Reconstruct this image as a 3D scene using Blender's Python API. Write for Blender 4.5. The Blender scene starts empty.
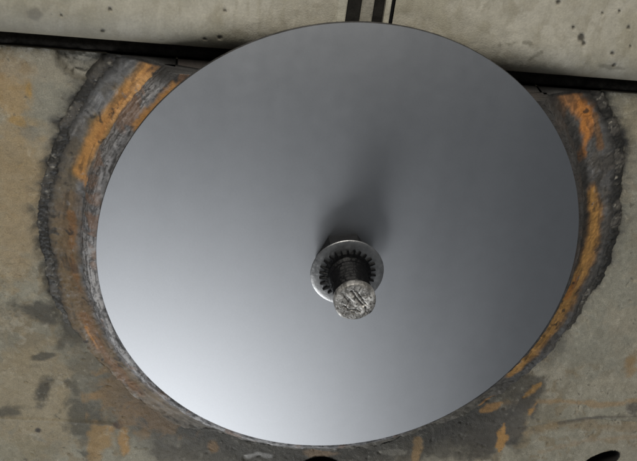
import bpy, bmesh, math
import numpy as np
from mathutils import Matrix, Vector

S = bpy.context.scene
rng = np.random.default_rng(7)

# ------------------------------------------------------------------ camera
CAM = np.array([-0.2937442, -1.4274132, 0.7812364])
RT = np.array([0.98496837, -0.11705332, 0.12702681])
UP = np.array([-0.05463152, 0.48653679, 0.87195031])
FW = np.array([0.16386789, 0.86578316, -0.47282855])
FPX, CX, CY = 1300.0, 318.5, 230.5
cd = bpy.data.cameras.new('camera')
cam = bpy.data.objects.new('camera', cd)
S.collection.objects.link(cam)
cd.sensor_width = 36.0
cd.lens = FPX / 637.0 * 36.0
cd.clip_start, cd.clip_end = 0.05, 100.0
M = Matrix.Identity(4)
for i in range(3):
    M[i][0], M[i][1], M[i][2], M[i][3] = RT[i], UP[i], -FW[i], CAM[i]
cam.matrix_world = M
S.camera = cam

# ------------------------------------------------------------------ light
w = bpy.data.worlds.new('World'); S.world = w; w.use_nodes = True
w.node_tree.nodes['Background'].inputs[0].default_value = (0.92, 0.96, 1.0, 1)
w.node_tree.nodes['Background'].inputs[1].default_value = 0.128

def lamp(name, loc, target, size, size_y, power, col):
    l = bpy.data.lights.new(name, 'AREA'); l.shape = 'RECTANGLE'
    l.size, l.size_y, l.energy, l.color = size, size_y, power, col
    o = bpy.data.objects.new(name, l); S.collection.objects.link(o)
    o.location = loc
    o.rotation_euler = (Vector(target) - Vector(loc)).to_track_quat('-Z', 'Y').to_euler()
    return o
lamp('overhead_lamp', (-0.35, -1.30, 2.25), (0, 0, 0), 1.0, 1.0, 57, (1.0, 0.955, 0.87))
lamp('low_lamp', (-0.55, -0.78, -1.95), (-0.1, 0, -0.1), 1.35, 1.1, 30.0, (0.965, 0.985, 1.0))

S.view_settings.view_transform = 'Standard'
S.view_settings.look = 'None'
S.view_settings.exposure = 0.0
S.view_settings.gamma = 1.0
S.render.engine = 'CYCLES'
S.cycles.pixel_filter_type = 'BLACKMAN_HARRIS'
S.cycles.filter_width = 1.7

# ------------------------------------------------------------------ helpers
def W(px, py, Y=0.0):
    """photo point -> (x, z) on the plane y = Y"""
    d = FW + RT * (px - CX) / FPX - UP * (py - CY) / FPX
    q = CAM + (Y - CAM[1]) / d[1] * d
    return np.array([q[0], q[2]])

def vnoise(x, y, seed):
    xi, yi = np.floor(x).astype(np.int64), np.floor(y).astype(np.int64)
    fx, fy = x - xi, y - yi
    fx = fx * fx * fx * (fx * (fx * 6 - 15) + 10); fy = fy * fy * fy * (fy * (fy * 6 - 15) + 10)
    def h(a, b):
        n = (a * 374761393 + b * 668265263 + seed * 1442695041) & 0xFFFFFFFF
        n = ((n ^ (n >> 13)) * 1274126177) & 0xFFFFFFFF
        n = ((n ^ (n >> 16)) * 2246822519) & 0xFFFFFFFF
        return ((n ^ (n >> 15)) & 0xFFFFFF) / float(0xFFFFFF)
    a, b, c, d = h(xi, yi), h(xi + 1, yi), h(xi, yi + 1), h(xi + 1, yi + 1)
    return (a * (1 - fx) + b * fx) * (1 - fy) + (c * (1 - fx) + d * fx) * fy

def fbm(x, y, size, octs=4, seed=1, gain=0.55):
    """fractal noise about 0..1, features of the given size in metres"""
    s, amp, tot = 0, 1.0, 0.0
    ca, sa = math.cos(0.6), math.sin(0.6)
    ra = seed * 1.7
    X, Y = (x * math.cos(ra) - y * math.sin(ra)) / size, (x * math.sin(ra) + y * math.cos(ra)) / size
    wx, wy = vnoise(X * 1.3 + 5.2, Y * 1.3, seed + 977), vnoise(X * 1.3, Y * 1.3 + 8.7, seed + 978)
    X, Y = X + 0.7 * wx, Y + 0.7 * wy
    for k in range(octs):
        s = s + amp * vnoise(X + 17.3 * k, Y - 9.1 * k, seed + k * 31)
        tot += amp; amp *= gain
        X, Y = (X * ca - Y * sa) * 2.03, (X * sa + Y * ca) * 2.03
    return s / tot

def sm(a, b, x):
    t = np.clip((x - a) / (b - a), 0, 1)
    return t * t * (3 - 2 * t)

def mix(c, col, m):
    m = np.clip(m, 0, 1)[..., None]
    return c * (1 - m) + np.array(col) * m

def polyd(x, z, pts):
    """distance to a polyline and the fraction along it"""
    best = np.full(x.shape, 9.0); fr = np.zeros(x.shape)
    n = len(pts) - 1
    for i in range(n):
        a, b = pts[i], pts[i + 1]
        d = b - a; L = d @ d
        t = np.clip(((x - a[0]) * d[0] + (z - a[1]) * d[1]) / L, 0, 1)
        e = np.hypot(x - a[0] - t * d[0], z - a[1] - t * d[1])
        m = e < best
        best = np.where(m, e, best); fr = np.where(m, (i + t) / n, fr)
    return best, fr

def material(name, color=None, attr=False, rough=0.6, metal=0.0, bump=0.0, bscale=400, mott=0.0,
             mscale=120, rvar=0.0, spec=0.5, rough_attr=False):
    m = bpy.data.materials.new(name); m.use_nodes = True
    nt = m.node_tree; N, L = nt.nodes, nt.links
    b = N['Principled BSDF']
    b.inputs['Roughness'].default_value = rough
    b.inputs['Metallic'].default_value = metal
    b.inputs['Specular IOR Level'].default_value = spec
    tc = N.new('ShaderNodeTexCoord')
    if attr:
        at = N.new('ShaderNodeAttribute'); at.attribute_name = 'stain'; src = at.outputs['Color']
        if rough_attr:
            L.new(at.outputs['Alpha'], b.inputs['Roughness'])
    else:
        rgb = N.new('ShaderNodeRGB'); rgb.outputs[0].default_value = (*color, 1); src = rgb.outputs[0]
    if mott > 0:
        no = N.new('ShaderNodeTexNoise'); no.inputs['Scale'].default_value = mscale
        no.inputs['Detail'].default_value = 6; no.inputs['Roughness'].default_value = 0.65
        L.new(tc.outputs['Object'], no.inputs['Vector'])
        mr = N.new('ShaderNodeMapRange')
        mr.inputs[1].default_value, mr.inputs[2].default_value = 0.3, 0.7
        mr.inputs[3].default_value, mr.inputs[4].default_value = 1 - mott, 1 + mott
        L.new(no.outputs['Fac'], mr.inputs[0])
        mu = N.new('ShaderNodeVectorMath'); mu.operation = 'SCALE'
        L.new(src, mu.inputs[0]); L.new(mr.outputs[0], mu.inputs['Scale'])
        src = mu.outputs[0]
        if rvar > 0 and not rough_attr:
            r2 = N.new('ShaderNodeMapRange')
            r2.inputs[1].default_value, r2.inputs[2].default_value = 0.3, 0.7
            r2.inputs[3].default_value, r2.inputs[4].default_value = rough - rvar, rough + rvar
            L.new(no.outputs['Fac'], r2.inputs[0]); L.new(r2.outputs[0], b.inputs['Roughness'])
    L.new(src, b.inputs['Base Color'])
    if bump > 0:
        nb = N.new('ShaderNodeTexNoise'); nb.inputs['Scale'].default_value = bscale
        nb.inputs['Detail'].default_value = 5; nb.inputs['Roughness'].default_value = 0.6
        L.new(tc.outputs['Object'], nb.inputs['Vector'])
        bu = N.new('ShaderNodeBump'); bu.inputs['Strength'].default_value = 1.0
        bu.inputs['Distance'].default_value = bump
        L.new(nb.outputs['Fac'], bu.inputs['Height']); L.new(bu.outputs[0], b.inputs['Normal'])
    return m

def set_color(me, col, alpha=None):
    n = len(me.vertices)
    a = me.color_attributes.new('stain', 'FLOAT_COLOR', 'POINT')
    buf = np.ones((n, 4), np.float32); buf[:, :3] = col
    if alpha is not None: buf[:, 3] = alpha
    a.data.foreach_set('color', buf.ravel())

def mesh_np(name, co, faces, mat, parent=None, smooth=True, col=None, alpha=None, clip=None):
    me = bpy.data.meshes.new(name)
    co = np.ascontiguousarray(co, np.float32); faces = np.ascontiguousarray(faces, np.int32)
    me.vertices.add(len(co)); me.vertices.foreach_set('co', co.ravel())
    k = faces.shape[1]
    me.loops.add(faces.size); me.loops.foreach_set('vertex_index', faces.ravel())
    me.polygons.add(len(faces)); me.polygons.foreach_set('loop_start', np.arange(0, faces.size, k, dtype=np.int32))
    me.polygons.foreach_set('loop_total', np.full(len(faces), k, np.int32))
    me.update(calc_edges=True); me.validate()
    if col is not None: set_color(me, col, alpha)
    if clip is not None:
        bm = bmesh.new(); bm.from_mesh(me)
        g = bm.verts[:] + bm.edges[:] + bm.faces[:]
        r = bmesh.ops.bisect_plane(bm, geom=g, plane_co=(0, 0, clip), plane_no=(0, 0, 1), clear_outer=True)
        ed = [e for e in r['geom_cut'] if isinstance(e, bmesh.types.BMEdge)]
        bmesh.ops.triangle_fill(bm, edges=ed, use_beauty=False, use_dissolve=False)
        bm.to_mesh(me); bm.free()
    me.polygons.foreach_set('use_smooth', np.full(len(me.polygons), smooth))
    me.materials.append(mat)
    o = bpy.data.objects.new(name, me); S.collection.objects.link(o)
    if parent: o.parent = parent
    return o

def from_bm(name, bm, mat, parent=None, smooth=False):
    bmesh.ops.recalc_face_normals(bm, faces=bm.faces[:])
    me = bpy.data.meshes.new(name); bm.to_mesh(me); bm.free()
    me.polygons.foreach_set('use_smooth', np.full(len(me.polygons), smooth))
    me.materials.append(mat)
    o = bpy.data.objects.new(name, me); S.collection.objects.link(o)
    if parent: o.parent = parent
    return o

def grid_faces(nu, nv, wrap_u=False, wrap_v=False):
    U, V = (nu if wrap_u else nu - 1), (nv if wrap_v else nv - 1)
    i, j = np.meshgrid(np.arange(U), np.arange(V), indexing='ij')
    i2, j2 = (i + 1) % nu, (j + 1) % nv
    return np.stack([i * nv + j, i2 * nv + j, i2 * nv + j2, i * nv + j2], -1).reshape(-1, 4)

def tag(o, label=None, cat=None, group=None, kind=None):
    if label: o['label'] = label
    if cat: o['category'] = cat
    if group: o['group'] = group
    if kind: o['kind'] = kind
    return o

def thing(name, loc, label, cat, group=None):
    o = bpy.data.objects.new(name, None); o.empty_display_size = 0.02
    o.location = loc; S.collection.objects.link(o)
    return tag(o, label, cat, group)

# ------------------------------------------------------------------ shared surface description
ZT = 0.2185            # top edge of the wall, under the beams
DY = -0.0516           # front of the disc's rim
R = 0.300

def seam_radius(th):
    c, s = np.cos(th) * 0.36, np.sin(th) * 0.36
    r = 0.3635 + 0.013 * (fbm(c, s, 0.060, 5, 11) - 0.5) + 0.005 * (fbm(c, s, 0.011, 3, 13) - 0.5) + 0.012 * (fbm(c, s, 0.16, 2, 12) - 0.5)
    d = np.degrees(th)
    r = r - 0.010 * sm(-128, -108, d) * (1 - sm(-64, -46, d))      # narrower above the lower hole
    return r

def low_fade(th):
    """1 where the rough seam is plain to see, 0 along the bottom"""
    d = np.degrees(th)
    return 1 - sm(-166, -146, d) * (1 - sm(-38, -2, d))

HOLES = [(W(323, 457)[0], W(323, 457)[1] - 0.041, 0.041, 0.041, 0.0),
         (*W(600, 462), 0.031, 0.0155, math.radians(33))]

def stains(x, z, y, base):
    """rust, grime and lime on whatever lies at (x, z): they belong to the surface"""
    c = base
    n1 = fbm(x, z, 0.030, 5, 21); n2 = fbm(x, z, 0.009, 4, 22); n3 = fbm(x, z, 0.10, 3, 23)
    r = np.hypot(x, z); th = np.arctan2(z, x); d = np.degrees(th)
    return c, n1, n2, n3, r, th, d

def streak(c, x, z, pts, width, col, strength, seed, Y=0.0, ragged=1.0, taper=0.0):
    P = [W(px, py, Y) for px, py in pts]
    dist, fr = polyd(x, z, P)
    n = fbm(x, z, 0.016, 5, seed)
    wd = width * (1 - taper * np.abs(2 * fr - 1) ** 2)
    m = sm(1.15, 0.25, dist / np.maximum(wd, 1e-5) + ragged * (n - 0.5) * 1.8)
    return mix(c, col, m * strength)

def blob(c, x, z, px, py, rx, ry, col, strength, seed, rot=0.0, Y=0.0, ragged=1.0):
    p = W(px, py, Y)
    dx, dz = x - p[0], z - p[1]
    u = dx * math.cos(rot) + dz * math.sin(rot); v = -dx * math.sin(rot) + dz * math.cos(rot)
    n = fbm(x, z, 0.020, 5, seed)
    m = sm(1.12, 0.48, np.hypot(u / rx, v / ry) + ragged * (n - 0.5) * 1.6)
    return mix(c, col, m * strength)

RUST = (0.40, 0.205, 0.068); RUST_D = (0.20, 0.105, 0.045); OCHRE = (0.34, 0.225, 0.095)
GRIME = (0.085, 0.080, 0.068); DARK = (0.045, 0.043, 0.040)

# ------------------------------------------------------------------ concrete wall
def lines(lo, hi, flo, fhi, step):
    a = np.arange(flo, fhi, step)
    l = flo - np.geomspace(step * 1.3, flo - lo, 26)[::-1] if flo > lo else np.array([])
    h = fhi + np.geomspace(step * 1.3, hi - fhi, 26) if hi > fhi else np.array([])
    return np.concatenate([l, a, h])
xs = lines(-1.0, 1.05, -0.46, 0.53, 0.00135)
zs = np.concatenate([-0.42 - np.geomspace(0.002, 0.45, 26)[::-1], np.arange(-0.42, ZT - 0.0007, 0.00135), [ZT]])
X, Z = np.meshgrid(xs, zs, indexing='ij')
SH = X.shape
X, Z = X.copy(), Z.copy()
inhole = np.zeros(SH, bool)
for hx, hz, ha, hb, hr in HOLES:
    u = (X - hx) * math.cos(hr) + (Z - hz) * math.sin(hr); v = -(X - hx) * math.sin(hr) + (Z - hz) * math.cos(hr)
    q = np.hypot(u / ha, v / hb)
    near = np.abs(q - 1) * min(ha, hb) < 0.0011
    u, v = np.where(near, u / q, u), np.where(near, v / q, v)
    X = np.where(near, hx + u * math.cos(hr) - v * math.sin(hr), X)
    Z = np.where(near, hz + u * math.sin(hr) + v * math.cos(hr), Z)
    inhole |= (q < 1) & ~near
r = np.hypot(X, Z); th = np.arctan2(Z, X); deg = np.degrees(th)
sr = seam_radius(th); lf = low_fade(th)
n_big = fbm(X, Z, 0.20, 3, 1); n_mid = fbm(X, Z, 0.045, 5, 2); n_sm = fbm(X, Z, 0.012, 4, 3); n_fine = fbm(X, Z, 0.0045, 3, 4)
# relief (towards the viewer is -y)
h = 0.0022 * (n_mid - 0.5) + 0.0010 * (n_sm - 0.5) + 0.0006 * (n_fine - 0.5)
pit = sm(0.80, 0.90, fbm(X, Z, 0.008, 2, 5)); h -= 0.0012 * pit
h -= 0.0045 * sm(sr + 0.016, sr, r + 0.012 * (n_sm - 0.5)) * lf * (0.5 + n_mid)      # crumbled towards the seam
cp = W(88, 60)
dch = np.hypot((X - cp[0] - 0.004) / 0.043, (Z - cp[1] - 0.012) / 0.034) + 0.5 * (n_mid - 0.5) + 0.25 * (n_sm - 0.5)
chip = sm(1.0, 0.80, dch) * sm(-0.235, -0.275, X)
h -= chip * (0.010 + 0.006 * (n_sm - 0.5) + 0.006 * (fbm(X, Z, 0.006, 3, 6) - 0.5))
edge = sm(ZT - 0.012, ZT, Z + 0.014 * (n_sm - 0.5))
h -= 0.004 * edge * (n_fine + 0.3)
ln1, _ = polyd(X, Z, [W(-40, 417), W(40, 420), W(110, 424)]); h += 0.0012 * sm(0.004, 0, ln1)
ln2, _ = polyd(X, Z, [W(520, 428), W(590, 419), W(660, 424)]); h -= 0.0015 * sm(0.004, 0, ln2)
Y = -h
# colour
c = np.zeros(SH + (3,)) + np.array([0.288, 0.264, 0.205])
c = mix(c, (0.258, 0.245, 0.192), sm(0.42, 0.62, n_big))
c = mix(c, (0.31, 0.285, 0.22), 0.5 * sm(0.50, 0.72, n_mid))
c = mix(c, (0.17, 0.152, 0.11), 0.55 * sm(0.50, 0.34, fbm(X, Z, 0.06, 5, 8)))
c = mix(c, (0.215, 0.165, 0.095), 0.5 * sm(0.52, 0.64, fbm(X, Z, 0.014, 4, 14)) * sm(0.46, 0.56, fbm(X, Z, 0.11, 3, 15)))
c = mix(c, (0.36, 0.335, 0.27), 0.5 * sm(0.54, 0.66, fbm(X, Z, 0.010, 4, 16)) * sm(0.44, 0.56, fbm(X, Z, 0.07, 3, 17)))
def ST(pts, width, col, strength, seed, **k):
    global c
    c = streak(c, X, Z, pts, width, col, strength, seed, **k)
def BL(px, py, rx, ry, col, strength, seed, **k):
    global c
    c = blob(c, X, Z, px, py, rx, ry, col, strength, seed, **k)
# left: tan and grey-green fields
BL(25, 400, 0.10, 0.10, (0.285, 0.235, 0.150), 0.7, 39)
BL(20, 215, 0.075, 0.13, (0.33, 0.265, 0.165), 0.6, 38)
BL(15, 165, 0.055, 0.070, (0.30, 0.225, 0.125), 0.65, 40)
BL(12, 95, 0.030, 0.026, (0.33, 0.215, 0.085), 0.60, 41)
BL(5, 70, 0.03, 0.02, (0.33, 0.23, 0.12), 0.40, 42)
BL(26, 122, 0.022, 0.008, (0.34, 0.21, 0.06), 0.65, 43)
BL(29, 90, 0.005, 0.012, (0.36, 0.22, 0.06), 0.75, 44, ragged=0.6)
BL(15, 240, 0.045, 0.05, (0.31, 0.24, 0.145), 0.55, 45)
BL(52, 105, 0.040, 0.034, (0.225, 0.220, 0.180), 0.75, 46)
BL(53, 118, 0.008, 0.007, (0.15, 0.145, 0.12), 0.7, 47, ragged=0.5)
BL(30, 132, 0.014, 0.010, (0.17, 0.165, 0.14), 0.5, 48, ragged=0.7)
BL(70, 58, 0.05, 0.012, (0.40, 0.38, 0.32), 0.5, 49)
# left bottom: dark damp blotches and rust
BL(38, 312, 0.044, 0.017, (0.072, 0.068, 0.056), 0.9, 50, rot=-0.1)
BL(72, 330, 0.030, 0.036, (0.080, 0.074, 0.058), 0.75, 51)
BL(46, 356, 0.018, 0.006, (0.085, 0.078, 0.06), 0.9, 52, rot=0.25)
BL(43, 392, 0.014, 0.029, (0.078, 0.071, 0.055), 0.95, 53, rot=-0.25, ragged=0.7)
BL(10, 411, 0.030, 0.012, (0.085, 0.078, 0.06), 0.85, 54, rot=0.3)
BL(82, 420, 0.024, 0.075, (0.085, 0.079, 0.061), 0.85, 55, rot=0.2)
BL(100, 370, 0.040, 0.045, (0.13, 0.12, 0.09), 0.6, 56)
BL(20, 450, 0.05, 0.03, (0.215, 0.19, 0.125), 0.6, 57)
BL(117, 392, 0.042, 0.048, (0.33, 0.205, 0.085), 0.9, 58, ragged=1.4)
BL(140, 402, 0.035, 0.022, (0.30, 0.20, 0.10), 0.7, 66, ragged=1.3)
BL(140, 408, 0.030, 0.020, (0.33, 0.20, 0.075), 0.70, 59)
BL(99, 440, 0.016, 0.040, (0.30, 0.19, 0.075), 0.7, 60)
BL(124, 438, 0.010, 0.026, (0.36, 0.21, 0.075), 0.8, 61)
BL(38, 430, 0.0052, 0.0052, (0.05, 0.045, 0.04), 0.95, 62, ragged=0.25)
ST([(75, 423), (110, 423), (150, 425)], 0.004, (0.10, 0.09, 0.07), 0.7, 63)
BL(118, 424, 0.007, 0.008, (0.08, 0.05, 0.035), 0.9, 64)
BL(146, 424, 0.005, 0.014, (0.08, 0.055, 0.04), 0.9, 65)
# right: grey-green concrete, a tan run, streaks over the corner hole
BL(618, 250, 0.06, 0.12, (0.235, 0.235, 0.195), 0.6, 70)
BL(628, 130, 0.03, 0.05, (0.30, 0.262, 0.175), 0.6, 71)
BL(590, 350, 0.055, 0.05, (0.245, 0.242, 0.20), 0.6, 72)
ST([(505, 402), (560, 401), (600, 405), (660, 398)], 0.006, (0.30, 0.20, 0.10), 0.65, 73)
ST([(500, 438), (560, 425), (640, 428)], 0.010, (0.24, 0.18, 0.105), 0.55, 74)
ST([(540, 452), (590, 440), (650, 436)], 0.006, (0.29, 0.22, 0.14), 0.5, 75)
ST([(560, 423), (600, 417), (660, 416)], 0.0035, (0.12, 0.105, 0.085), 0.75, 76)
BL(632, 362, 0.010, 0.02, (0.28, 0.18, 0.08), 0.6, 77)
BL(634, 408, 0.012, 0.010, (0.09, 0.08, 0.07), 0.7, 78)
# grime spreading from the collar along the bottom
g = sm(0.080, 0.0, (r - sr) + 0.055 * (n_mid - 0.5) + 0.02 * (n_sm - 0.5)) * sm(-160, -120, deg) * (1 - sm(-50, -36, deg))
c = mix(c, (0.072, 0.067, 0.056), 0.93 * g)
BL(505, 425, 0.034, 0.06, (0.080, 0.075, 0.068), 0.85, 80, rot=-0.55)
BL(525, 400, 0.014, 0.05, (0.075, 0.07, 0.062), 0.7, 79, rot=-0.45)
BL(470, 435, 0.085, 0.050, (0.066, 0.061, 0.052), 0.9, 92)
BL(520, 388, 0.040, 0.030, (0.078, 0.071, 0.058), 0.8, 93)
BL(330, 458, 0.20, 0.022, (0.075, 0.068, 0.055), 0.7, 94)
BL(200, 452, 0.10, 0.024, (0.085, 0.078, 0.064), 0.8, 81)
BL(440, 452, 0.10, 0.022, (0.085, 0.077, 0.061), 0.7, 82)
ST([(418, 440), (417, 463)], 0.007, (0.34, 0.22, 0.10), 0.75, 83)
ST([(504, 424), (500, 450)], 0.007, (0.40, 0.225, 0.075), 0.85, 84, taper=0.5, ragged=1.5)
ST([(501, 402), (482, 411)], 0.007, (0.36, 0.20, 0.07), 0.8, 95, taper=0.5, ragged=1.5)
ST([(540, 384), (524, 397)], 0.006, (0.33, 0.19, 0.06), 0.75, 96, taper=0.5, ragged=1.5)
ST([(537, 402), (530, 413)], 0.007, (0.36, 0.205, 0.07), 0.8, 97, taper=0.5, ragged=1.5)
BL(160, 420, 0.05, 0.03, (0.22, 0.14, 0.07), 0.6, 98, ragged=1.6)
BL(213, 446, 0.008, 0.012, (0.30, 0.18, 0.08), 0.6, 85)
BL(320, 453, 0.03, 0.007, (0.30, 0.21, 0.13), 0.8, 86)
ST([(248, 456), (258, 453), (270, 456)], 0.005, (0.33, 0.32, 0.30), 0.9, 87)
BL(390, 452, 0.02, 0.006, (0.30, 0.28, 0.23), 0.5, 88)
# dark halo along the rough seam, speckled
d1 = (r - sr) + 0.028 * (n_mid - 0.5) + 0.018 * (n_sm - 0.5)
c = mix(c, (0.075, 0.072, 0.064), sm(0.026, 0.002, d1) * lf * 0.85)
c = mix(c, (0.028, 0.027, 0.026), sm(0.011, 0.000, d1) * lf)
c = mix(c, (0.44, 0.42, 0.36), chip * 0.85)
c = mix(c, (0.12, 0.11, 0.085), 0.7 * sm(0.16, 0.03, np.abs(dch - 0.98)) * sm(-0.25, -0.275, X))
c = mix(c, (0.50, 0.48, 0.42), 0.75 * edge * sm(0.5, 0.62, n_fine))
c = mix(c, (0.38, 0.36, 0.30), 0.25 * sm(0.66, 0.80, n_fine) * sm(0.5, 0.65, n_mid))
c = mix(c, (0.10, 0.09, 0.07), 0.7 * sm(0.80, 0.88, fbm(X, Z, 0.0055, 2, 9)) * sm(0.45, 0.6, fbm(X, Z, 0.05, 2, 10)))
c = c * (0.84 + 0.32 * n_fine)[..., None]
for pts, sd in (([(0, 262), (22, 258), (40, 268), (58, 262)], 1), ([(566, 390), (590, 372), (612, 366), (640, 350)], 2), ([(20, 72), (34, 96), (60, 128), (66, 150)], 3), ([(560, 440), (576, 420), (590, 396)], 4), ([(2, 372), (30, 366), (48, 376), (70, 372)], 5)):
    P = [W(*q) for q in pts]
    dd, _ = polyd(X + 0.020 * (n_mid - 0.5) + 0.006 * (n_sm - 0.5), Z + 0.020 * (fbm(X, Z, 0.03, 4, 60 + sd) - 0.5), P)
    c = mix(c, (0.07, 0.062, 0.05), 0.22 * sm(0.0016, 0.0004, dd) * sm(0.40, 0.55, fbm(X, Z, 0.02, 2, 70 + sd)))
wet = 0.72 - 0.25 * g + 0 * c[..., 0]

keep_v = ~(inhole | (r < sr - 0.006))
F = grid_faces(*SH)
F = F[keep_v.ravel()[F].all(1)]
F = F[:, ::-1]
co = np.stack([X, Y, Z], -1).reshape(-1, 3); cc = c.reshape(-1, 3); al = wet.ravel()
used = np.zeros(len(co), bool); used[F] = True
remap = np.cumsum(used) - 1
co, cc, al, F = co[used], cc[used], al[used], remap[F]
# hole walls and the slab's own top and back
def add(co2, f2, col2, a2):
    global co, cc, al, F
    F = np.concatenate([F, f2 + len(co)]); co = np.concatenate([co, co2])
    cc = np.concatenate([cc, np.zeros((len(co2), 3)) + col2]); al = np.concatenate([al, np.full(len(co2), a2)])
for hx, hz, ha, hb, hr in HOLES:
    t = np.linspace(0, 2 * np.pi, 128, endpoint=False)
    ys = np.array([-0.0005, 0.004, 0.02, 0.06, 0.11])
    T, Yy = np.meshgrid(t, ys, indexing='ij')
    k = np.where(Yy < 0.002, 1.012, 0.995) + 0.03 * (fbm(np.cos(T) * .03, np.sin(T) * .03 + Yy, 0.01, 3, 90) - 0.5) * (Yy > 0.002)
    k = np.where(Yy > 0.1, 0.0, k)
    u, v = ha * np.cos(T) * k, hb * np.sin(T) * k
    add(np.stack([hx + u * math.cos(hr) - v * math.sin(hr), Yy, hz + u * math.sin(hr) + v * math.cos(hr)], -1).reshape(-1, 3),
        grid_faces(128, 5, wrap_u=True), (0.018, 0.016, 0.014), 0.8)  # darkness inside the holes put into their wall colour
xr = np.linspace(-1.0, 1.05, 40)
add(np.concatenate([np.stack([xr, 0 * xr + 0.001, 0 * xr + ZT], -1), np.stack([xr, 0 * xr + 0.14, 0 * xr + ZT], -1)]),
    np.array([[i, i + 1, i + 41, i + 40] for i in range(39)]), (0.10, 0.09, 0.07), 0.8)
m_conc = material('concrete', attr=True, rough_attr=True, bump=0.0009, bscale=800, mott=0.26, mscale=620, spec=0.3)
tag(mesh_np('concrete_wall', co, F, m_conc, col=cc, alpha=al),
    'stained grey concrete wall with rust and damp blotches around the big steel disc', 'wall')

# ------------------------------------------------------------------ steel collar round the disc
collar = thing('mounting_collar', (0, 0, 0), 'rusty grey steel collar set in the wall, ringing the disc with a scaly lip', 'collar')
NT = 1800
tt = np.linspace(-np.pi, np.pi, NT, endpoint=False)

def polar(name, prof, back, mat, shape, colour, clip=ZT):
    """prof: (r, y) pairs resampled fine; back: closing points; shape(x, z, r, y, th) -> y, colour(...) -> rgb, roughness"""
    pr = np.array(prof)
    s = np.concatenate([[0], np.cumsum(np.hypot(*np.diff(pr, axis=0).T))])
    n = max(6, int(s[-1] / 0.0011))
    q = np.linspace(0, s[-1], n)
    rr, yy = np.interp(q, s, pr[:, 0]), np.interp(q, s, pr[:, 1])
    rr = np.concatenate([rr, [b[0] for b in back]]); yy = np.concatenate([yy, [b[1] for b in back]])
    T, I = np.meshgrid(tt, np.arange(len(rr)), indexing='ij')
    Rr, Yy = rr[I].copy(), yy[I].copy()
    front = I < n
    Rr, Yy = shape(T, Rr, Yy, front)
    x, z = Rr * np.cos(T), Rr * np.sin(T)
    col, al = colour(x, z, Rr, Yy, T)
    f = grid_faces(NT, len(rr), wrap_u=True, wrap_v=True)
    return mesh_np(name, np.stack([x, Yy, z], -1).reshape(-1, 3), f[:, ::-1], mat, collar,
                   col=col.reshape(-1, 3), alpha=al.ravel(), clip=clip)

m_steel = material('rusted_steel', attr=True, rough_attr=True, bump=0.0007, bscale=650, mott=0.22, mscale=260, spec=0.3)

def face_shape(T, Rr, Yy, front):
    sr = seam_radius(T)
    out = sm(0.330, 0.356, Rr)
    Rr = np.where(front, Rr + (sr - 0.002 - 0.3600) * out, Rr)
    x, z = Rr * np.cos(T), Rr * np.sin(T)
    n = fbm(x, z, 0.018, 4, 101) - 0.5; n2 = fbm(x, z, 0.006, 3, 102) - 0.5
    return Rr, np.where(front, Yy - 0.0035 * n - 0.0016 * n2, Yy)

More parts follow.
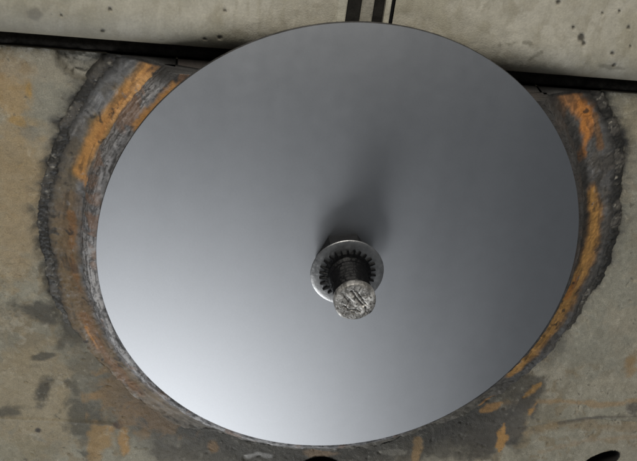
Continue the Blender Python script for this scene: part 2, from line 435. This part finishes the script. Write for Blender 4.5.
def steel_colour(x, z, Rr, Yy, T):
    d = np.degrees(T)
    # along-the-ring noise for drawn-out, scraped marks
    a = T * 0.32
    drawn = fbm(a * 0.22, Rr, 0.006, 4, 110); n1 = fbm(x, z, 0.020, 5, 111); n2 = fbm(x, z, 0.006, 4, 112)
    c = np.zeros(x.shape + (3,)) + np.array([0.150, 0.152, 0.157])
    c = mix(c, (0.215, 0.220, 0.232), 0.8 * sm(0.5, 0.68, drawn))
    c = mix(c, (0.085, 0.080, 0.073), 0.8 * sm(0.48, 0.32, n1))
    left = sm(150, 172, d) + sm(-120, -145, d)
    c = mix(c, (0.135, 0.108, 0.072), 0.8 * left * sm(0.325, 0.335, Rr))           # brown lower left
    right = sm(95, 60, d) * sm(-70, -45, d)
    c = mix(c, (0.095, 0.082, 0.066), 0.7 * right * sm(0.36, 0.55, n1))
    low = sm(-140, -118, d) * (1 - sm(-50, -32, d))
    c = mix(c, (0.120, 0.108, 0.086), 0.85 * low)
    c = mix(c, (0.17, 0.118, 0.062), 0.8 * sm(-192, -168, np.where(d > 0, d - 360, d)) * sm(-112, -130, d) * sm(0.322, 0.330, Rr))
    def st(pts, wd, col, k, seed, **kw):
        nonlocal c
        c = streak(c, x, z, pts, wd, col, k, seed, Y=-0.012, **kw)
    # left: the broad orange band, then a brown run, specks nearer the disc
    band = [(172, 50), (150, 66), (125, 94), (104, 122), (90, 147), (79, 172)]
    st(band, 0.0135, (0.20, 0.135, 0.05), 0.75, 120, ragged=0.6)
    st(band, 0.0105, (0.43, 0.225, 0.078), 0.97, 121, ragged=0.42)
    st([(170, 54), (150, 68), (126, 95), (106, 122), (92, 146)], 0.0035, (0.33, 0.15, 0.05), 0.5, 119, ragged=1.3)
    st([(150, 72), (128, 97), (108, 123)], 0.006, (0.52, 0.30, 0.13), 0.6, 122, ragged=1.2)
    st([(82, 172), (90, 184)], 0.007, RUST, 0.8, 123)
    st([(185, 60), (168, 76), (155, 82)], 0.008, RUST_D, 0.7, 124, ragged=1.2)
    st([(176, 80), (160, 96), (147, 108), (138, 114)], 0.0085, RUST, 0.95, 125, ragged=1.0)
    st([(166, 92), (156, 100)], 0.004, (0.50, 0.40, 0.32), 0.9, 126, ragged=1.2)
    st([(122, 128), (120, 142)], 0.005, RUST, 0.7, 127, ragged=1.3)
    st([(70, 195), (68, 240), (74, 280), (88, 320), (104, 350)], 0.015, (0.165, 0.110, 0.062), 0.6, 128)
    st([(72, 215), (72, 255), (80, 290)], 0.006, RUST_D, 0.8, 129, ragged=1.3)
    st([(84, 318), (100, 350), (120, 378), (140, 398)], 0.009, RUST_D, 0.85, 130, ragged=1.1)
    st([(86, 330), (97, 352)], 0.0035, (0.44, 0.21, 0.06), 0.8, 131, ragged=1.2)
    # right
    st([(556, 88), (572, 98), (584, 112)], 0.016, (0.35, 0.16, 0.055), 0.85, 140, ragged=1.0)
    st([(581, 106), (588, 120), (588, 136), (580, 150)], 0.012, (0.48, 0.20, 0.055), 0.95, 141, ragged=0.9)
    st([(548, 98), (560, 112)], 0.009, RUST_D, 0.8, 142, ragged=1.2)
    st([(598, 118), (603, 150)], 0.005, RUST_D, 0.7, 143, ragged=1.2)
    st([(590, 188), (595, 212), (592, 240), (582, 270), (567, 302), (549, 332), (530, 355), (510, 376)], 0.0195, (0.25, 0.135, 0.055), 0.8, 144, ragged=0.6, taper=0.45)
    st([(590, 192), (594, 214), (591, 242), (580, 272), (565, 304), (547, 334), (529, 356), (512, 375)], 0.0175, (0.49, 0.265, 0.085), 0.97, 145, ragged=0.5, taper=0.4)
    st([(576, 276), (566, 296)], 0.006, (0.42, 0.17, 0.04), 0.8, 146, ragged=1.1)
    st([(500, 402), (482, 411)], 0.007, RUST, 0.75, 147, taper=0.6)
    st([(538, 384), (524, 397)], 0.007, (0.36, 0.20, 0.06), 0.8, 148, taper=0.6)
    st([(536, 402), (530, 412)], 0.007, (0.40, 0.22, 0.07), 0.8, 149, taper=0.6)
    # oily black patches and pale scrapes
    c = mix(c, (0.03, 0.029, 0.028), 0.8 * sm(0.70, 0.80, fbm(x, z, 0.011, 4, 150)) * (1 - 0.6 * low))
    c = mix(c, (0.26, 0.26, 0.26), 0.5 * sm(0.68, 0.80, n2) * sm(0.5, 0.6, drawn))
    c = mix(c, (0.025, 0.024, 0.023), 0.9 * sm(0.200, 0.214, z + 0.012 * (n1 - 0.5)) * sm(0.335, 0.315, Rr))  # grime and the shadow under the beam, both put into the colour
    c = mix(c, (0.03, 0.03, 0.03), 0.45 * sm(0.50, 0.38, fbm(a * 0.12, Rr, 0.0040, 3, 151)) * sm(0.45, 0.6, n1))
    sr = seam_radius(T)
    c = mix(c, (0.03, 0.029, 0.027), sm(-0.016, -0.002, Rr - sr + 0.010 * (n2 - 0.5)) * low_fade(T))  # darker towards the rough seam
    c = mix(c, (0.03, 0.029, 0.028), 0.85 * sm(62, 40, d) * sm(-16, 8, d) * sm(0.331, 0.319, Rr + 0.012 * (n1 - 0.5)))  # the disc's shadow on the collar's right, painted in
    c = mix(c, (0.022, 0.021, 0.020), sm(0.2135, 0.2165, z))  # cut ledge under the beam darkened, its shade in the colour
    return c * (0.75 + 0.5 * n2)[..., None], 0.62 - 0.2 * sm(0.45, 0.65, drawn) + 0.12 * (n1 - 0.5)

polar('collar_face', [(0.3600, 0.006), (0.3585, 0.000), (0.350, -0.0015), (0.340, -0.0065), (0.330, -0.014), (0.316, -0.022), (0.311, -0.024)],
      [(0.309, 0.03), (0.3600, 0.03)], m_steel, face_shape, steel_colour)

def lip_shape(T, Rr, Yy, front):
    x, z = 0.31 * np.cos(T), 0.31 * np.sin(T)
    n = fbm(x + Yy, z + Rr, 0.016, 4, 160) - 0.5; n2 = fbm(T * 0.31, Yy * 1.2 + Rr, 0.0055, 3, 161) - 0.5
    k = front * sm(0.300, 0.308, Rr)
    dg = np.degrees(T)
    Rr = Rr - front * sm(0.303, 0.316, Rr) * 0.0055 * sm(70, 45, dg) * sm(-85, -55, dg)
    return Rr + k * (0.0045 * n + 0.0028 * n2), Yy + k * 0.0015 * n2

def lip_colour(x, z, Rr, Yy, T):
    a = T * 0.31
    n1 = fbm(a * 0.4, Yy * 1.4 + Rr, 0.0045, 5, 170); n2 = fbm(a * 0.55, Yy * 1.5 + Rr, 0.0030, 4, 171)
    d = np.degrees(T)
    c = np.zeros(x.shape + (3,)) + np.array([0.165, 0.163, 0.166])
    c = mix(c, (0.28, 0.275, 0.28), 0.8 * sm(0.48, 0.68, n1))
    c = mix(c, (0.44, 0.43, 0.43), 0.85 * sm(-195, -165, np.where(d > 0, d - 360, d)) * sm(-80, -95, d) * sm(0.34, 0.5, n1))  # lower left made paler, light on that side put into the colour
    c = mix(c, (0.050, 0.048, 0.047), 0.6 * sm(0.48, 0.34, n2))
    c = mix(c, (0.035, 0.033, 0.032), 0.8 * sm(0.44, 0.36, fbm(a * 0.12, Yy * 2 + Rr, 0.0030, 4, 173)))
    c = mix(c, (0.025, 0.024, 0.023), 0.9 * sm(0.198, 0.212, z + 0.01 * (n1 - 0.5)))  # top of the lip painted dark for the shade under the beam
    c = mix(c, (0.26, 0.15, 0.09), 0.45 * sm(0.56, 0.72, fbm(a, Rr, 0.022, 4, 172)))
    c = mix(c, (0.05, 0.047, 0.044), 0.85 * sm(75, 50, d) * sm(-75, -50, d))  # right of the lip darkened, the disc's shade painted in
    c = streak(c, x, z, [(176, 80), (160, 96), (147, 108), (138, 116)], 0.009, RUST, 0.9, 125, Y=-0.02)
    return c, 0.5 + 0.3 * (n1 - 0.5)

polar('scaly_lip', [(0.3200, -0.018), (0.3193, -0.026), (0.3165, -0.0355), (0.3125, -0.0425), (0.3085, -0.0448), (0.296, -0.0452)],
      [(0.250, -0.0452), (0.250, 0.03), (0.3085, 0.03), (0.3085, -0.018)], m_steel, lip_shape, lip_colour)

def seam_shape(T, Rr, Yy, front):
    sr = seam_radius(T); lf = low_fade(T)
    Rr = np.where(front, sr + (Rr - 0.3635) * (0.55 + 0.45 * lf), sr + (Rr - 0.3635) * 0.6)
    x, z = Rr * np.cos(T), Rr * np.sin(T)
    n = fbm(x, z, 0.0065, 3, 180); n2 = fbm(x, z, 0.0034, 3, 181)
    lump = np.abs(n - 0.5) * 2
    k = np.where(front, sm(0, 0.0035, -(Yy - 0.006)), 0)
    return Rr, np.where(front, Yy + (1 - lf) * 0.004 - k * (0.0028 * (lump - 0.3) + 0.0026 * (n2 - 0.5)) * (0.2 + 0.8 * lf), Yy)

def seam_colour(x, z, Rr, Yy, T):
    lf = low_fade(T)
    n = fbm(x, z, 0.0042, 3, 190); n1 = fbm(x, z, 0.02, 4, 191)
    c = np.zeros(x.shape + (3,)) + np.array([0.030, 0.029, 0.027])
    c = mix(c, (0.095, 0.088, 0.078), 0.8 * sm(0.47, 0.64, n1))
    c = mix(c, (0.36, 0.34, 0.29), 0.7 * sm(0.68, 0.78, n) * sm(0.46, 0.60, n1))
    c = mix(c, (0.092, 0.085, 0.070), (1 - lf) * 0.9)
    return c, 0.5 + 0 * n

polar('rough_seam', [(0.3730, 0.007), (0.3700, 0.0014), (0.3665, -0.0002), (0.3620, -0.0010), (0.3585, -0.0006), (0.3562, 0.001), (0.3550, 0.006)],
      [(0.3555, 0.02), (0.372, 0.02)], m_steel, seam_shape, seam_colour)

# ------------------------------------------------------------------ the disc
disc = thing('steel_disc', (0, DY, 0), 'large smooth grey steel disc bolted in front of the rusty collar', 'disc')

def brushed_metal():
    m = bpy.data.materials.new('satin_steel'); m.use_nodes = True
    nt = m.node_tree; N, L = nt.nodes, nt.links; N.remove(N['Principled BSDF'])
    b = N.new('ShaderNodeBsdfAnisotropic'); b.distribution = 'BECKMANN'
    L.new(b.outputs[0], N['Material Output'].inputs['Surface'])
    tc = N.new('ShaderNodeTexCoord')
    mp = N.new('ShaderNodeMapping'); mp.inputs['Scale'].default_value = (1.0, 1.0, 0.10)
    L.new(tc.outputs['Object'], mp.inputs['Vector'])
    band = N.new('ShaderNodeTexNoise'); band.inputs['Scale'].default_value = 9; band.inputs['Detail'].default_value = 3
    L.new(mp.outputs[0], band.inputs['Vector'])
    fine = N.new('ShaderNodeTexNoise'); fine.inputs['Scale'].default_value = 60; fine.inputs['Detail'].default_value = 6
    L.new(tc.outputs['Object'], fine.inputs['Vector'])
    add = N.new('ShaderNodeMath'); add.operation = 'MULTIPLY_ADD'
    add.inputs[1].default_value = 0.5; L.new(fine.outputs['Fac'], add.inputs[0]); L.new(band.outputs['Fac'], add.inputs[2])
    rr = N.new('ShaderNodeMapRange'); rr.inputs[1].default_value, rr.inputs[2].default_value = 0.5, 1.0
    rr.inputs[3].default_value, rr.inputs[4].default_value = 0.575, 0.595
    L.new(add.outputs[0], rr.inputs[0]); L.new(rr.outputs[0], b.inputs['Roughness'])
    cr = N.new('ShaderNodeMapRange'); cr.inputs[1].default_value, cr.inputs[2].default_value = 0.5, 1.0
    cr.inputs[3].default_value, cr.inputs[4].default_value = 0.97, 1.03
    L.new(add.outputs[0], cr.inputs[0])
    sc = N.new('ShaderNodeVectorMath'); sc.operation = 'SCALE'
    sc.inputs[0].default_value = (0.49, 0.502, 0.524); L.new(cr.outputs[0], sc.inputs['Scale'])
    gr = N.new('ShaderNodeTexNoise'); gr.inputs['Scale'].default_value = 700; gr.inputs['Detail'].default_value = 3
    L.new(tc.outputs['Object'], gr.inputs['Vector'])
    gm = N.new('ShaderNodeMapRange'); gm.inputs[1].default_value, gm.inputs[2].default_value = 0.25, 0.75
    gm.inputs[3].default_value, gm.inputs[4].default_value = 0.965, 1.035
    L.new(gr.outputs['Fac'], gm.inputs[0])
    s2 = N.new('ShaderNodeVectorMath'); s2.operation = 'SCALE'
    L.new(sc.outputs[0], s2.inputs[0]); L.new(gm.outputs[0], s2.inputs['Scale'])
    L.new(s2.outputs[0], b.inputs['Color'])
    return m
m_disc = brushed_metal()

def lathe(prof, n):
    """closed-by-axis lathe about y; prof = (r, y), y relative to the thing"""
    t = np.linspace(0, 2 * np.pi, n, endpoint=False)
    p = np.array(prof)
    x = np.cos(t)[:, None] * p[None, :, 0]; z = np.sin(t)[:, None] * p[None, :, 0]
    y = np.zeros((n, 1)) + p[None, :, 1]
    return np.stack([x, y, z], -1).reshape(-1, 3), grid_faces(n, len(p), wrap_u=True)

SAG = 0.022
def dome(r): return -SAG * (1 - (r / R) ** 2)
prof = [(0.0005, dome(0))] + [(q, dome(q)) for q in np.linspace(0.01, 0.2985, 60)]
prof += [(0.2998, dome(0.2998))]
co, f = lathe(prof, 360)
mesh_np('disc_plate', co, f, m_disc, disc)
m_cut = material('cut_steel_edge', color=(0.045, 0.044, 0.043), rough=0.75, metal=0.0, bump=0.0006, bscale=300, mott=0.6, mscale=60, spec=0.25)
te = np.linspace(0, 2 * np.pi, 900, endpoint=False)
ye = np.array([0.00002, 0.0005, 0.0012, 0.0030, 0.0046, 0.0051, 0.0050 + dome(0.25), 0.0050 + dome(0.10), 0.0050 + dome(0.0)])
Te, Ie = np.meshgrid(te, np.arange(9), indexing='ij')
re_ = np.array([0.2998, 0.3000, 0.3001, 0.3001, 0.2999, 0.2994, 0.25, 0.10, 0.0005])[Ie] + 0.0004 * (fbm(Te * 0.3, ye[Ie], 0.006, 3, 230) - 0.5) * ((Ie > 0) & (Ie < 6))
mesh_np('cut_edge', np.stack([re_ * np.cos(Te), ye[Ie], re_ * np.sin(Te)], -1).reshape(-1, 3), grid_faces(900, 9, wrap_u=True), m_cut, disc)

# hex nut behind the washer
m_dark = material('dark_steel', color=(0.007, 0.0072, 0.008), rough=0.7, metal=0.0, spec=0.15, bump=0.0005, bscale=500, mott=0.3, mscale=150)
HB, HW = -SAG, -0.0465            # dome top, underside of the washer (relative to the disc)
bm = bmesh.new()
ang0 = math.radians(9)
prev = None
for (k, y) in ((0.97, HB + 0.001), (1.0, HB - 0.002), (1.0, HW + 0.004), (0.93, HW + 0.001)):
    ring = [bm.verts.new((-0.003 + 0.0345 * k * math.cos(ang0 + i * math.pi / 3), y, 0.0085 + 0.0345 * k * math.sin(ang0 + i * math.pi / 3))) for i in range(6)]
    if prev:
        for i in range(6): bm.faces.new((prev[i], prev[(i + 1) % 6], ring[(i + 1) % 6], ring[i]))
    else: bm.faces.new(ring)
    prev = ring
bm.faces.new(prev)
from_bm('hex_nut', bm, m_dark, disc)

# dished washer
m_wash = material('worn_washer', color=(0.36, 0.36, 0.36), rough=0.36, metal=1.0, bump=0.00025, bscale=420, mott=0.18, mscale=160, rvar=0.08)
co, f = lathe([(0.012, HW - 0.0032), (0.030, HW - 0.0030), (0.040, HW - 0.0022), (0.0440, HW - 0.0014), (0.0446, HW - 0.0011), (0.0448, HW - 0.0007),
               (0.0443, HW + 0.0012), (0.040, HW + 0.0010), (0.012, HW)], 128)
mesh_np('dished_washer', co, f, m_wash, disc)

# black toothed ring
m_black = material('oily_black', color=(0.0045, 0.0045, 0.005), rough=0.36, metal=0.0, bump=0.0008, bscale=380, mott=0.4, mscale=200, spec=0.16)
NTE = 26
bm = bmesh.new()
ringf, ringb = [], []
for i in range(NTE):
    a = 2 * math.pi * i / NTE + float(rng.normal(0, 0.012))
    ro = 0.0345 + float(rng.normal(0, 0.0007)); wt = 0.020 + float(rng.normal(0, 0.003))
    for da, rr_ in ((-wt * 2.2, 0.0285), (-wt, ro), (wt, ro), (wt * 2.2, 0.0285)):
        ca, sa = math.cos(a + da) * rr_, math.sin(a + da) * rr_
        ringf.append(bm.verts.new((ca, HW - 0.0052, sa))); ringb.append(bm.verts.new((ca, HW - 0.0020, sa)))
n = len(ringf)
cin = [bm.verts.new((0.020 * math.cos(2 * math.pi * i / n), HW - 0.0075, 0.020 * math.sin(2 * math.pi * i / n))) for i in range(n)]
for i in range(n):
    j = (i + 1) % n
    bm.faces.new((ringf[i], ringf[j], ringb[j], ringb[i])); bm.faces.new((ringf[j], ringf[i], cin[i], cin[j]))
bm.faces.new(cin)
from_bm('toothed_ring', bm, m_black, disc)

# bolt: threaded shank and battered end
BE = -0.1145
def shank():
    nt_, ny = 140, 90
    t = np.linspace(0, 2 * np.pi, nt_, endpoint=False); y = np.linspace(HW - 0.003, BE + 0.0085, ny)
    T, Yy = np.meshgrid(t, y, indexing='ij')
    pitch = 0.0065
    ph = (Yy / pitch + T / (2 * np.pi)) % 1.0
    tri = np.abs(ph * 2 - 1)
    n = fbm(T * 0.024, Yy, 0.007, 4, 200) - 0.5
    rr = 0.0208 + 0.0020 * tri + 0.0022 * n
    rr = rr + 0.0035 * sm(HW - 0.016, HW - 0.003, Yy)
    co = np.stack([rr * np.cos(T), Yy, rr * np.sin(T)], -1).reshape(-1, 3)
    return mesh_np('shank', co, grid_faces(nt_, ny, wrap_u=True), m_black, bolt_part)
def bolt_end(parent):
    nt_, nr = 200, 64
    s = np.linspace(0, 1, nr)
    # side up to the chamfer, then the face to the centre
    rr = np.concatenate([np.full(14, 0.0249), 0.0249 - 0.0022 * (1 - np.cos(np.linspace(0, np.pi / 2, 10))), np.linspace(0.0224, 0.0003, 44)])
    yy = np.concatenate([np.linspace(BE + 0.0100, BE + 0.0024, 14), BE + 0.0024 - 0.0022 * np.sin(np.linspace(0, np.pi / 2, 10)), np.full(44, BE)])
    rr[0] = 0.0215
    t = np.linspace(0, 2 * np.pi, nt_, endpoint=False)
    T, I = np.meshgrid(t, np.arange(len(rr)), indexing='ij')
    Rr, Yy = rr[I].copy(), yy[I].copy()
    x, z = Rr * np.cos(T), Rr * np.sin(T)
    n = fbm(x, z, 0.011, 4, 210) - 0.5; n2 = fbm(x, z, 0.0035, 3, 211) - 0.5
    Rr = Rr + 0.0016 * (fbm(x + Yy, z, 0.010, 3, 212) - 0.5) * (Rr > 0.02)
    x, z = Rr * np.cos(T), Rr * np.sin(T)
    face = sm(0.0246, 0.0215, Rr)
    dep = -(0.0022 * n + 0.0010 * n2) * face
    grooves = [([(-0.006, 0.014), (0.003, 0.003), (0.010, -0.004)], 0.0016, 0.0022), ([(-0.001, 0.015), (0.008, 0.004), (0.013, -0.002)], 0.0012, 0.0016),
               ([(-0.012, -0.006), (-0.006, -0.011), (0.002, -0.010), (0.008, -0.013)], 0.0010, 0.0014),
               ([(-0.013, 0.006), (-0.007, 0.000), (-0.010, -0.008)], 0.0009, 0.0011), ([(0.013, -0.006), (0.015, -0.013)], 0.0012, 0.0015)]
    col = np.zeros(x.shape + (3,)) + np.array([0.33, 0.32, 0.305])
    col = mix(col, (0.58, 0.565, 0.54), sm(0.05, 0.14, n))
    col = mix(col, (0.10, 0.094, 0.084), 0.75 * sm(-0.03, -0.16, n + 0.5 * n2))
    col = mix(col, (0.03, 0.028, 0.026), sm(0.14, 0.22, n2) * 0.8)
    for P, wd, dp in grooves:
        dd, _ = polyd(x, z, [np.array(q) for q in P])
        g = sm(wd * 1.6, wd * 0.3, dd + 0.0009 * n2)
        dep += dp * g
        col = mix(col, (0.03, 0.028, 0.027), 0.75 * sm(wd * 0.9, wd * 0.3, dd + 0.0016 * n2))
    side = 1 - sm(BE + 0.0085, BE + 0.003, Yy)
    col = mix(col, (0.05, 0.048, 0.045), 0.85 * side * sm(0.4, 0.55, fbm(T * 0.025, Yy, 0.008, 4, 214)))
    co = np.stack([x, Yy + dep, z], -1).reshape(-1, 3)
    return mesh_np('battered_end', co, grid_faces(nt_, len(rr), wrap_u=True), m_end, parent, col=col.reshape(-1, 3), alpha=np.full(col.shape[0] * col.shape[1], 0.45))
m_end = material('battered_steel', attr=True, rough_attr=True, metal=0.55, bump=0.0006, bscale=600, mott=0.2, mscale=500)
bolt_part = disc
sh = shank(); sh.name = 'bolt'; sh.data.name = 'bolt'
bolt_end(sh)

# ------------------------------------------------------------------ beams over the wall
def beam(name, x0, x1, label, seed):
    t = thing(name, ((x0 + x1) / 2, 0, 0.236), label, 'beam', 'cream beams over the wall')
    phi = np.linspace(np.radians(100), 0, 46)
    py = np.concatenate([[0.09, 0.03], -0.040 * np.cos(phi), np.full(60, -0.040), [0.09]])
    pz = np.concatenate([[0.2395, 0.239], 0.290 - 0.052 * np.sin(phi), np.linspace(0.2915, 0.42, 60), [0.4201]])
    nx = int((x1 - x0) / 0.0014)
    xx = np.linspace(x0, x1, nx)
    Xb, I = np.meshgrid(xx, np.arange(len(py)), indexing='ij')
    Yb, Zb = py[I].copy(), pz[I].copy()
    n1 = fbm(Xb, Zb, 0.05, 5, seed); n2 = fbm(Xb, Zb, 0.008, 4, seed + 1); v = fbm(Xb, Zb * 0.25, 0.010, 4, seed + 2)
    front = Yb < 0.02
    Yb = Yb + front * (0.0016 * (n1 - 0.5) + 0.0005 * (n2 - 0.5))
    c = np.zeros(Xb.shape + (3,)) + np.array([0.365, 0.342, 0.278])
    c = mix(c, (0.42, 0.396, 0.33), 0.7 * sm(0.5, 0.66, n1))
    c = mix(c, (0.30, 0.275, 0.20), 0.5 * sm(0.50, 0.36, n1))
    c = mix(c, (0.28, 0.255, 0.19), 0.35 * sm(0.55, 0.7, v))
    c = mix(c, (0.245, 0.228, 0.17), 0.7 * sm(-0.10, -0.45, Xb + 0.25 * (n1 - 0.5)))  # light falling off towards the left end, painted as a darker tone
    c = mix(c, (0.24, 0.215, 0.155), 0.35 * sm(0.56, 0.70, fbm(Xb, Zb, 0.016, 5, seed + 6)))
    c = mix(c, (0.15, 0.135, 0.10), 0.55 * sm(0.266, 0.240, Zb + 0.018 * (n1 - 0.5)))  # shading of the rounded underside put into the colour
    sp = fbm(Xb, Zb, 0.0060, 2, seed + 3)
    m = sm(0.89, 0.95, sp) * sm(0.5, 0.62, fbm(Xb, Zb, 0.06, 3, seed + 4))
    c = mix(c, (0.09, 0.08, 0.06), 0.4 * m); Yb += front * 0.001 * m
    for (px, pyy, rad) in ((110, 9, .0026), (36, 14, .010), (61, 15, .0018), (103, 33, .0022), (225, 10, .0026), (205, 41, .0026), (220, 39, .003),
                           (581, 37, .0050), (584, 43, .003), (612, 53, .0036), (573, 27, .0022), (628, 27, .0024), (602, 13, .0022), (619, 11, .0020), (615, 66, .0024), (558, 2, .003), (630, 46, .002)):
        P = W(px, pyy, -0.038)
        q = sm(1.2, 0.5, np.hypot(Xb - P[0], Zb - P[1]) / rad + 0.9 * (n2 - 0.5))
        soft = 0.45 if rad > .006 else 0.9
        c = mix(c, (0.05, 0.045, 0.035), soft * q)
        if rad < .006: Yb += front * 0.002 * q
    for pts, wd in (([(500, 44), (516, 41), (530, 42)], .003), ([(523, 66), (532, 58), (541, 51)], .0025), ([(600, 66), (625, 70)], .004)):
        dd, _ = polyd(Xb, Zb, [W(a, b, -0.036) for a, b in pts])
        c = mix(c, (0.13, 0.12, 0.085), 0.55 * sm(wd, wd * 0.2, dd + 0.006 * (n2 - 0.5)))
    c = c * (0.86 + 0.28 * n2)[..., None]
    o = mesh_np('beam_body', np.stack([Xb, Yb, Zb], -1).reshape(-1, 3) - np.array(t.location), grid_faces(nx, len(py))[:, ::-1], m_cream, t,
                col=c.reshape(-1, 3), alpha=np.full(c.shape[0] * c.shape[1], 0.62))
    return t
m_cream = material('cream_concrete', attr=True, rough_attr=True, bump=0.0005, bscale=520, mott=0.12, mscale=350)
m_edge = material('pale_worn_edge', color=(0.40, 0.38, 0.31), rough=0.55, bump=0.0006, bscale=300, mott=0.25, mscale=110)

def end_profile(y_in, dz, dy):
    phi = np.linspace(np.radians(95), 0, 24)
    p = [(y_in, 0.238 + dz)] + [(-(0.040 + dy) * math.cos(a), 0.290 - (0.052 - dz) * math.sin(a)) for a in phi] + [(-(0.040 + dy), 0.4205), (y_in, 0.4205)]
    return p
def plate(name, x0, x1, parent, mat, dz=0.0, dy=0.0, lean=0.0):
    """upright plate with the beam's outline, from x0 to x1"""
    bm = bmesh.new()
    p = end_profile(0.09, dz, dy)
    off = parent.location
    a = [bm.verts.new((x0 + lean * (z - 0.29) - off.x, y - off.y, z - off.z)) for y, z in p]
    b = [bm.verts.new((x1 + lean * (z - 0.29) - off.x, y - off.y, z - off.z)) for y, z in p]
    for i in range(len(p)):
        j = (i + 1) % len(p); bm.faces.new((a[i], a[j], b[j], b[i]))
    bm.faces.new(a); bm.faces.new(b[::-1])
    bmesh.ops.recalc_face_normals(bm, faces=bm.faces[:])
    bmesh.ops.bevel(bm, geom=[e for e in bm.edges if abs(e.calc_face_angle(0)) > 1.0], offset=0.0012, segments=2, affect='EDGES')
    return from_bm(name, bm, mat, parent)

def XJ(px): return float(W(px, 12, -0.04)[0])
bl = beam('cream_beam', -1.0, XJ(336), 'cream beam above the wall, left of the dark gaps', 300)
plate('end_flange', XJ(336), XJ(346), bl, m_edge, 0.001, 0.002)
br = beam('cream_beam', XJ(394), 1.05, 'cream beam above the wall, right of the dark gaps', 340)
plate('end_flange', XJ(384.5), XJ(390), br, m_edge, 0.001, 0.002)
plate('end_shim', XJ(390.5), XJ(393.8), br, m_dark, 0.002, -0.003)
sp = thing('spacer_plate', (XJ(367), 0, 0.24), 'narrow pale plate standing between the two dark gaps of the cream beams', 'plate')
plate('plate_body', XJ(361), XJ(373), sp, material('worn_plate', color=(0.25, 0.235, 0.195), rough=0.5, bump=0.0006, bscale=300, mott=0.3, mscale=90), 0.001, 0.0)

m_gap_shade = material('gap_shade_black', color=(0.014, 0.013, 0.011), rough=0.75, spec=0.2, bump=0.001, bscale=120, mott=0.5, mscale=60)  # for black strips added as the shade deep in the gaps
for xa, xb, lab in ((XJ(346.2), XJ(360.8), 'black strip as the shade in the wide gap between the left cream beam and the narrow pale plate'),
                    (XJ(373.2), XJ(383.8), 'black strip as the shade in the narrower gap between the pale plate and the right cream beam')):
    jf = plate('gap_shade', xa, xb, sp, m_gap_shade, 0.003, -0.003)
    jf.parent = None; jf.location = sp.location
    tag(jf, lab, 'gap shade', 'shaded gaps between the beams')

# black strip between wall and beams, added as the gap's shadow
m_strip_shadow = material('gap_shadow_black', color=(0.020, 0.0178, 0.015), rough=0.9, spec=0.15, bump=0.0012, bscale=250, mott=0.7, mscale=110)
bm = bmesh.new()
n = 200
rows = [(0.10, ZT + 0.001), (0.006, ZT + 0.001), (0.003, ZT + 0.003), (0.003, ZT + 0.0115), (0.0055, ZT + 0.0125), (0.0055, ZT + 0.0195), (0.10, ZT + 0.0197)]
prev = None
for i in range(n + 1):
    x = -1.0 + 2.05 * i / n
    cur = [bm.verts.new((x, y + (0.0006 * float(rng.normal()) if 0 < k < 6 else 0), z)) for k, (y, z) in enumerate(rows)]
    if prev:
        for k in range(len(rows)): bm.faces.new((prev[k], prev[(k + 1) % len(rows)], cur[(k + 1) % len(rows)], cur[k]))
    prev = cur
tag(from_bm('shadow_strip', bm, m_strip_shadow, None, True), 'black strip as the shadow in the gap between the concrete wall and the cream beams', 'gap shadow')

# back wall behind the gaps, their depth shade put into its colour
bm = bmesh.new()
bmesh.ops.create_cube(bm, size=1, matrix=Matrix.Translation((0.025, 0.16, 0.0)) @ Matrix.Diagonal((2.05, 0.03, 1.7, 1)))
tag(from_bm('back_wall', bm, material('deep_shade_concrete', color=(0.03, 0.028, 0.025), rough=0.9, bump=0.002, bscale=60, mott=0.3, mscale=40)), kind='structure')
